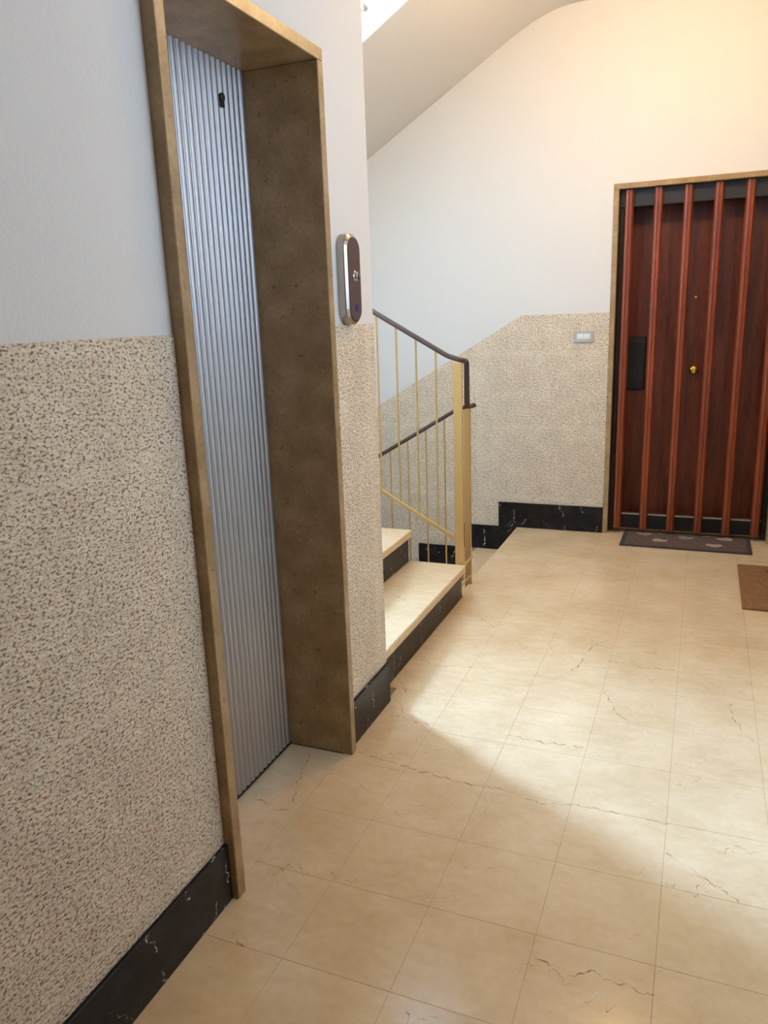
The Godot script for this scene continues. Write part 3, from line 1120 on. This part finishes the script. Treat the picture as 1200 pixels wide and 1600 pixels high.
func railings():
	var za := -3.866         # railing of the flight up, bolted to the tread ends
	var zb := -4.055         # railing of the flight down
	var t := thing("stair_railing", "brass stair railing with brown handrail winding from upward to downward flight", "railing", Vector3(-1.16, 0.2, za))
	var x_end := -3.80
	# handrail: down the flight, a short level, round the newel and down to the other railing
	var hp := rail_path([Vector3(x_end, y_top(x_end), za), Vector3(-1.215, y_top(-1.215), za), Vector3(-1.142, 1.268, za), Vector3(-1.142, 1.262, -3.955), Vector3(-1.150, 1.02, -3.985), Vector3(-1.153, 1.012, zb), Vector3(-1.138, 1.016, zb - 0.03)], 0.028)
	part("handrail", sweep(hp, oval(0.0155, 0.0125, 14), true), M.rail, t)
	var post := part("newel_post", box(Vector3(-1.187, 0.085, za - 0.008), Vector3(-1.140, 1.256, za + 0.008), 0.0015), M.brass, t)
	part("bracket", sweep([Vector3(-1.15, 0.16, za - 0.008), Vector3(-1.15, 0.16, zb)], oval(0.007, 0.007, 10)), M.brass, post)
	part("bolt", sweep([Vector3(-1.163, 0.105, za), Vector3(-1.163, 0.105, ZA0 + 0.0114)], oval(0.006, 0.006, 10)), M.brass, post)
	part("bottom_bar", sweep([Vector3(x_end, y_low(x_end), za), Vector3(-1.187, y_low(-1.187), za)], rect(0.014, 0.018, 0.002), false), M.brass, t)
	for k in 24:
		var x := -1.281 - 0.108 * k
		if x < x_end:
			break
		part("baluster", sweep([Vector3(x, y_low(x), za), Vector3(x, y_top(x), za)], oval(0.0055, 0.0055, 8)), M.brass, t)

	part("handrail", sweep(rail_path([Vector3(-3.80, yd(-3.80), zb), Vector3(-1.245, yd(-1.245), zb), Vector3(-1.172, 1.012, zb)], 0.025), oval(0.016, 0.011, 14), true), M.rail, t)
	post = part("newel_post", box(Vector3(-1.189, -0.075, zb - 0.008), Vector3(-1.152, 1.002, zb + 0.008), 0.0015), M.brass, t)
	for y in [0.05]:
		part("bracket", sweep([Vector3(-1.158, y, zb), Vector3(-1.158, y, ZA0 - 0.02)], oval(0.006, 0.006, 10)), M.brass, post)
	part("side_bar", box(Vector3(-1.197, -0.1, -3.962), Vector3(-1.183, 1.14, -3.955), 0.001), M.brass, t)
	part("bottom_bar", sweep([Vector3(-3.80, yd(-3.80) - 0.93, zb), Vector3(-1.187, yd(-1.187) - 0.93, zb)], rect(0.014, 0.018, 0.002), false), M.brass, t)
	for k in 24:
		var x := -1.301 - 0.1085 * k
		if x < -3.8:
			break
		part("baluster", sweep([Vector3(x, yd(x) - 0.93, zb), Vector3(x, yd(x), zb)], oval(0.005, 0.005, 8)), M.brass, t)

	# railing of the flight overhead: only a fixing shows
	t = thing("stair_railing", "railing of the overhead flight with its fixing beside the lift wall edge", "railing", Vector3(-1.706, 2.98, zb))
	var zo := ZB0 + 0.05
	part("bottom_bar", sweep([Vector3(-3.7, yo(-3.7) + 0.12, zo), Vector3(-1.16, yo(-1.16) + 0.12, zo)], rect(0.014, 0.018, 0.002), false), M.brass, t)
	part("handrail", sweep([Vector3(-3.7, yo(-3.7) + 0.95, zo), Vector3(-1.16, yo(-1.16) + 0.95, zo)], oval(0.019, 0.014, 14)), M.rail, t)
	for k in 3:
		var x := -1.690 - 0.909 * k
		var p2 := part("post", box(Vector3(x - 0.012, yo(x) - 0.225, zo - 0.006), Vector3(x + 0.012, yo(x) + 0.94, zo + 0.006), 0.001), M.brass, t)
		part("fixing", sweep([Vector3(x, yo(x) - 0.20, zo), Vector3(x, yo(x) - 0.20, ZB0 + 0.0006)], oval(0.013, 0.013, 12)), M.steel, p2)
	for k in 22:
		var x := -1.28 - 0.1085 * k
		part("baluster", sweep([Vector3(x, yo(x) + 0.12, zo), Vector3(x, yo(x) + 0.95, zo)], oval(0.005, 0.005, 8)), M.brass, t)


# ------------------------------------------------------------------ lamp and mats

func ceiling_lamp():
	var at := Vector3(-0.22, CEIL, -3.9)
	var t := thing("ceiling_lamp", "round opal glass lamp on the hall ceiling", "lamp", at)
	part("base", lathe([Vector2(0.0, 0.0), Vector2(0.10, 0.0), Vector2(0.10, -0.03), Vector2(0.085, -0.035), Vector2(0.0, -0.035)], at, Vector3.UP, 32), M.white_metal, t)
	var prof := []
	for i in 17:
		var a := lerpf(PI * 0.5 - 0.55, -PI * 0.5, i / 16.0)
		prof.append(Vector2(maxf(cos(a) * 0.14, 0.0), sin(a) * 0.12 - 0.15))
	part("globe", lathe(prof, at, Vector3.UP, 40), M.opal, t)
	var l := OmniLight3D.new()
	l.name = "lamp_light"
	l.light_color = Color(1.0, 0.82, 0.57)
	l.light_energy = 1.06
	l.light_size = 0.12
	l.omni_range = 14.0
	l.omni_attenuation = 2.0
	l.shadow_enabled = true
	l.position = Vector3(0, -0.16, 0)
	t.add_child(l)


func mats():
	# dark mat with a printed pattern of pale shapes and slanting lines
	var w := 512
	var h := 256
	var im := Image.create(w, h, false, Image.FORMAT_RGB8)
	var nz := noise(300, 0.35, 2)
	var shapes := [Vector2(150, 150), Vector2(255, 80), Vector2(370, 175), Vector2(90, 60), Vector2(420, 60)]
	for y in h:
		for x in w:
			var v := nz.get_noise_2d(x, y) * 0.05
			var c := Color(0.40 + v, 0.32 + v, 0.27 + v)
			if x < 18 or x > w - 18 or y < 18 or y > h - 18:
				c = Color(0.25 + v, 0.22 + v, 0.20 + v)
			else:
				if (x + y * 2) % 64 < 10:
					c = Color(0.28 + v, 0.22 + v, 0.19 + v)
				if posmod(x * 2 - y, 90) < 4:
					c = Color(0.52 + v, 0.43 + v, 0.37 + v)
				for s in shapes.size():
					var q: Vector2 = (Vector2(x, y) - shapes[s]) / Vector2(38, 30)
					q = q.rotated(0.3 * (s - 2))
					var heart := pow(q.x * q.x + q.y * q.y - 0.55, 3.0) - q.x * q.x * pow(-q.y, 3.0)
					if heart < 0.0:
						c = Color(0.72 + v, 0.62 + v, 0.58 + v) if s % 2 == 0 else Color(0.60 + v, 0.51 + v, 0.47 + v)
				for s in 2:
					var base: float = 110.0 + 270.0 * s
					var dy := y - 32.0 - absf(absf(x - base) - 55.0) * -0.55 - 0.0
					if absf(x - base) < 55.0 and absf(dy - 0.0) < 4.0:
						c = Color(0.62 + v, 0.57 + v, 0.55 + v)
			im.set_pixel(x, y, c)
	im.generate_mipmaps()
	var mm := mat(Color(1, 1, 1), 0.9)
	mm.albedo_texture = ImageTexture.create_from_image(im)
	mm.normal_enabled = true
	mm.normal_texture = bump(gray(noise(301, 0.2, 2), 256, 256), 256, 256, 3.0)
	var t := thing("doormat", "dark patterned doormat in front of the barred door", "doormat", Vector3(-0.043, 0, -5.19))
	var x0 := -0.437
	var x1 := 0.350
	var z0 := -5.40
	var z1 := -5.030
	var st := begin()
	add_box(st, Vector3(x0, 0.0003, z0), Vector3(x1, 0.009, z1), 0.003, Vector4(x0, z0, x1 - x0, z1 - z0))
	part("mat", st, mm, t)

	var n := 512
	var f1 := gray(noise(310, 0.12, 3), n, n)
	var f2 := gray(noise(311, 0.02, 3), n, n)
	var d := PackedByteArray()
	d.resize(n * n * 3)
	for i in n * n:
		var v := (f1[i] - 128) / 4 + (f2[i] - 128) / 8
		d[i * 3] = clampi(150 + v, 0, 255)
		d[i * 3 + 1] = clampi(104 + v * 3 / 4, 0, 255)
		d[i * 3 + 2] = clampi(62 + v / 2, 0, 255)
	var cm := mat(Color(1, 1, 1), 1.0)
	cm.albedo_texture = tex(d, n, n)
	cm.normal_enabled = true
	cm.normal_texture = bump(f1, n, n, 8.0)
	tri_planar(cm, 2.5)
	t = thing("doormat", "plain brown coir doormat at the right edge", "doormat", Vector3(0.45, 0, -4.42))
	part("mat", box(Vector3(0.255, 0.0003, -4.785), Vector3(0.668, 0.016, -4.062), 0.004), cm, t)
	part("lettering", box(Vector3(0.398, 0.0161, -4.690), Vector3(0.45, 0.0164, -4.665)), M.dark, t)
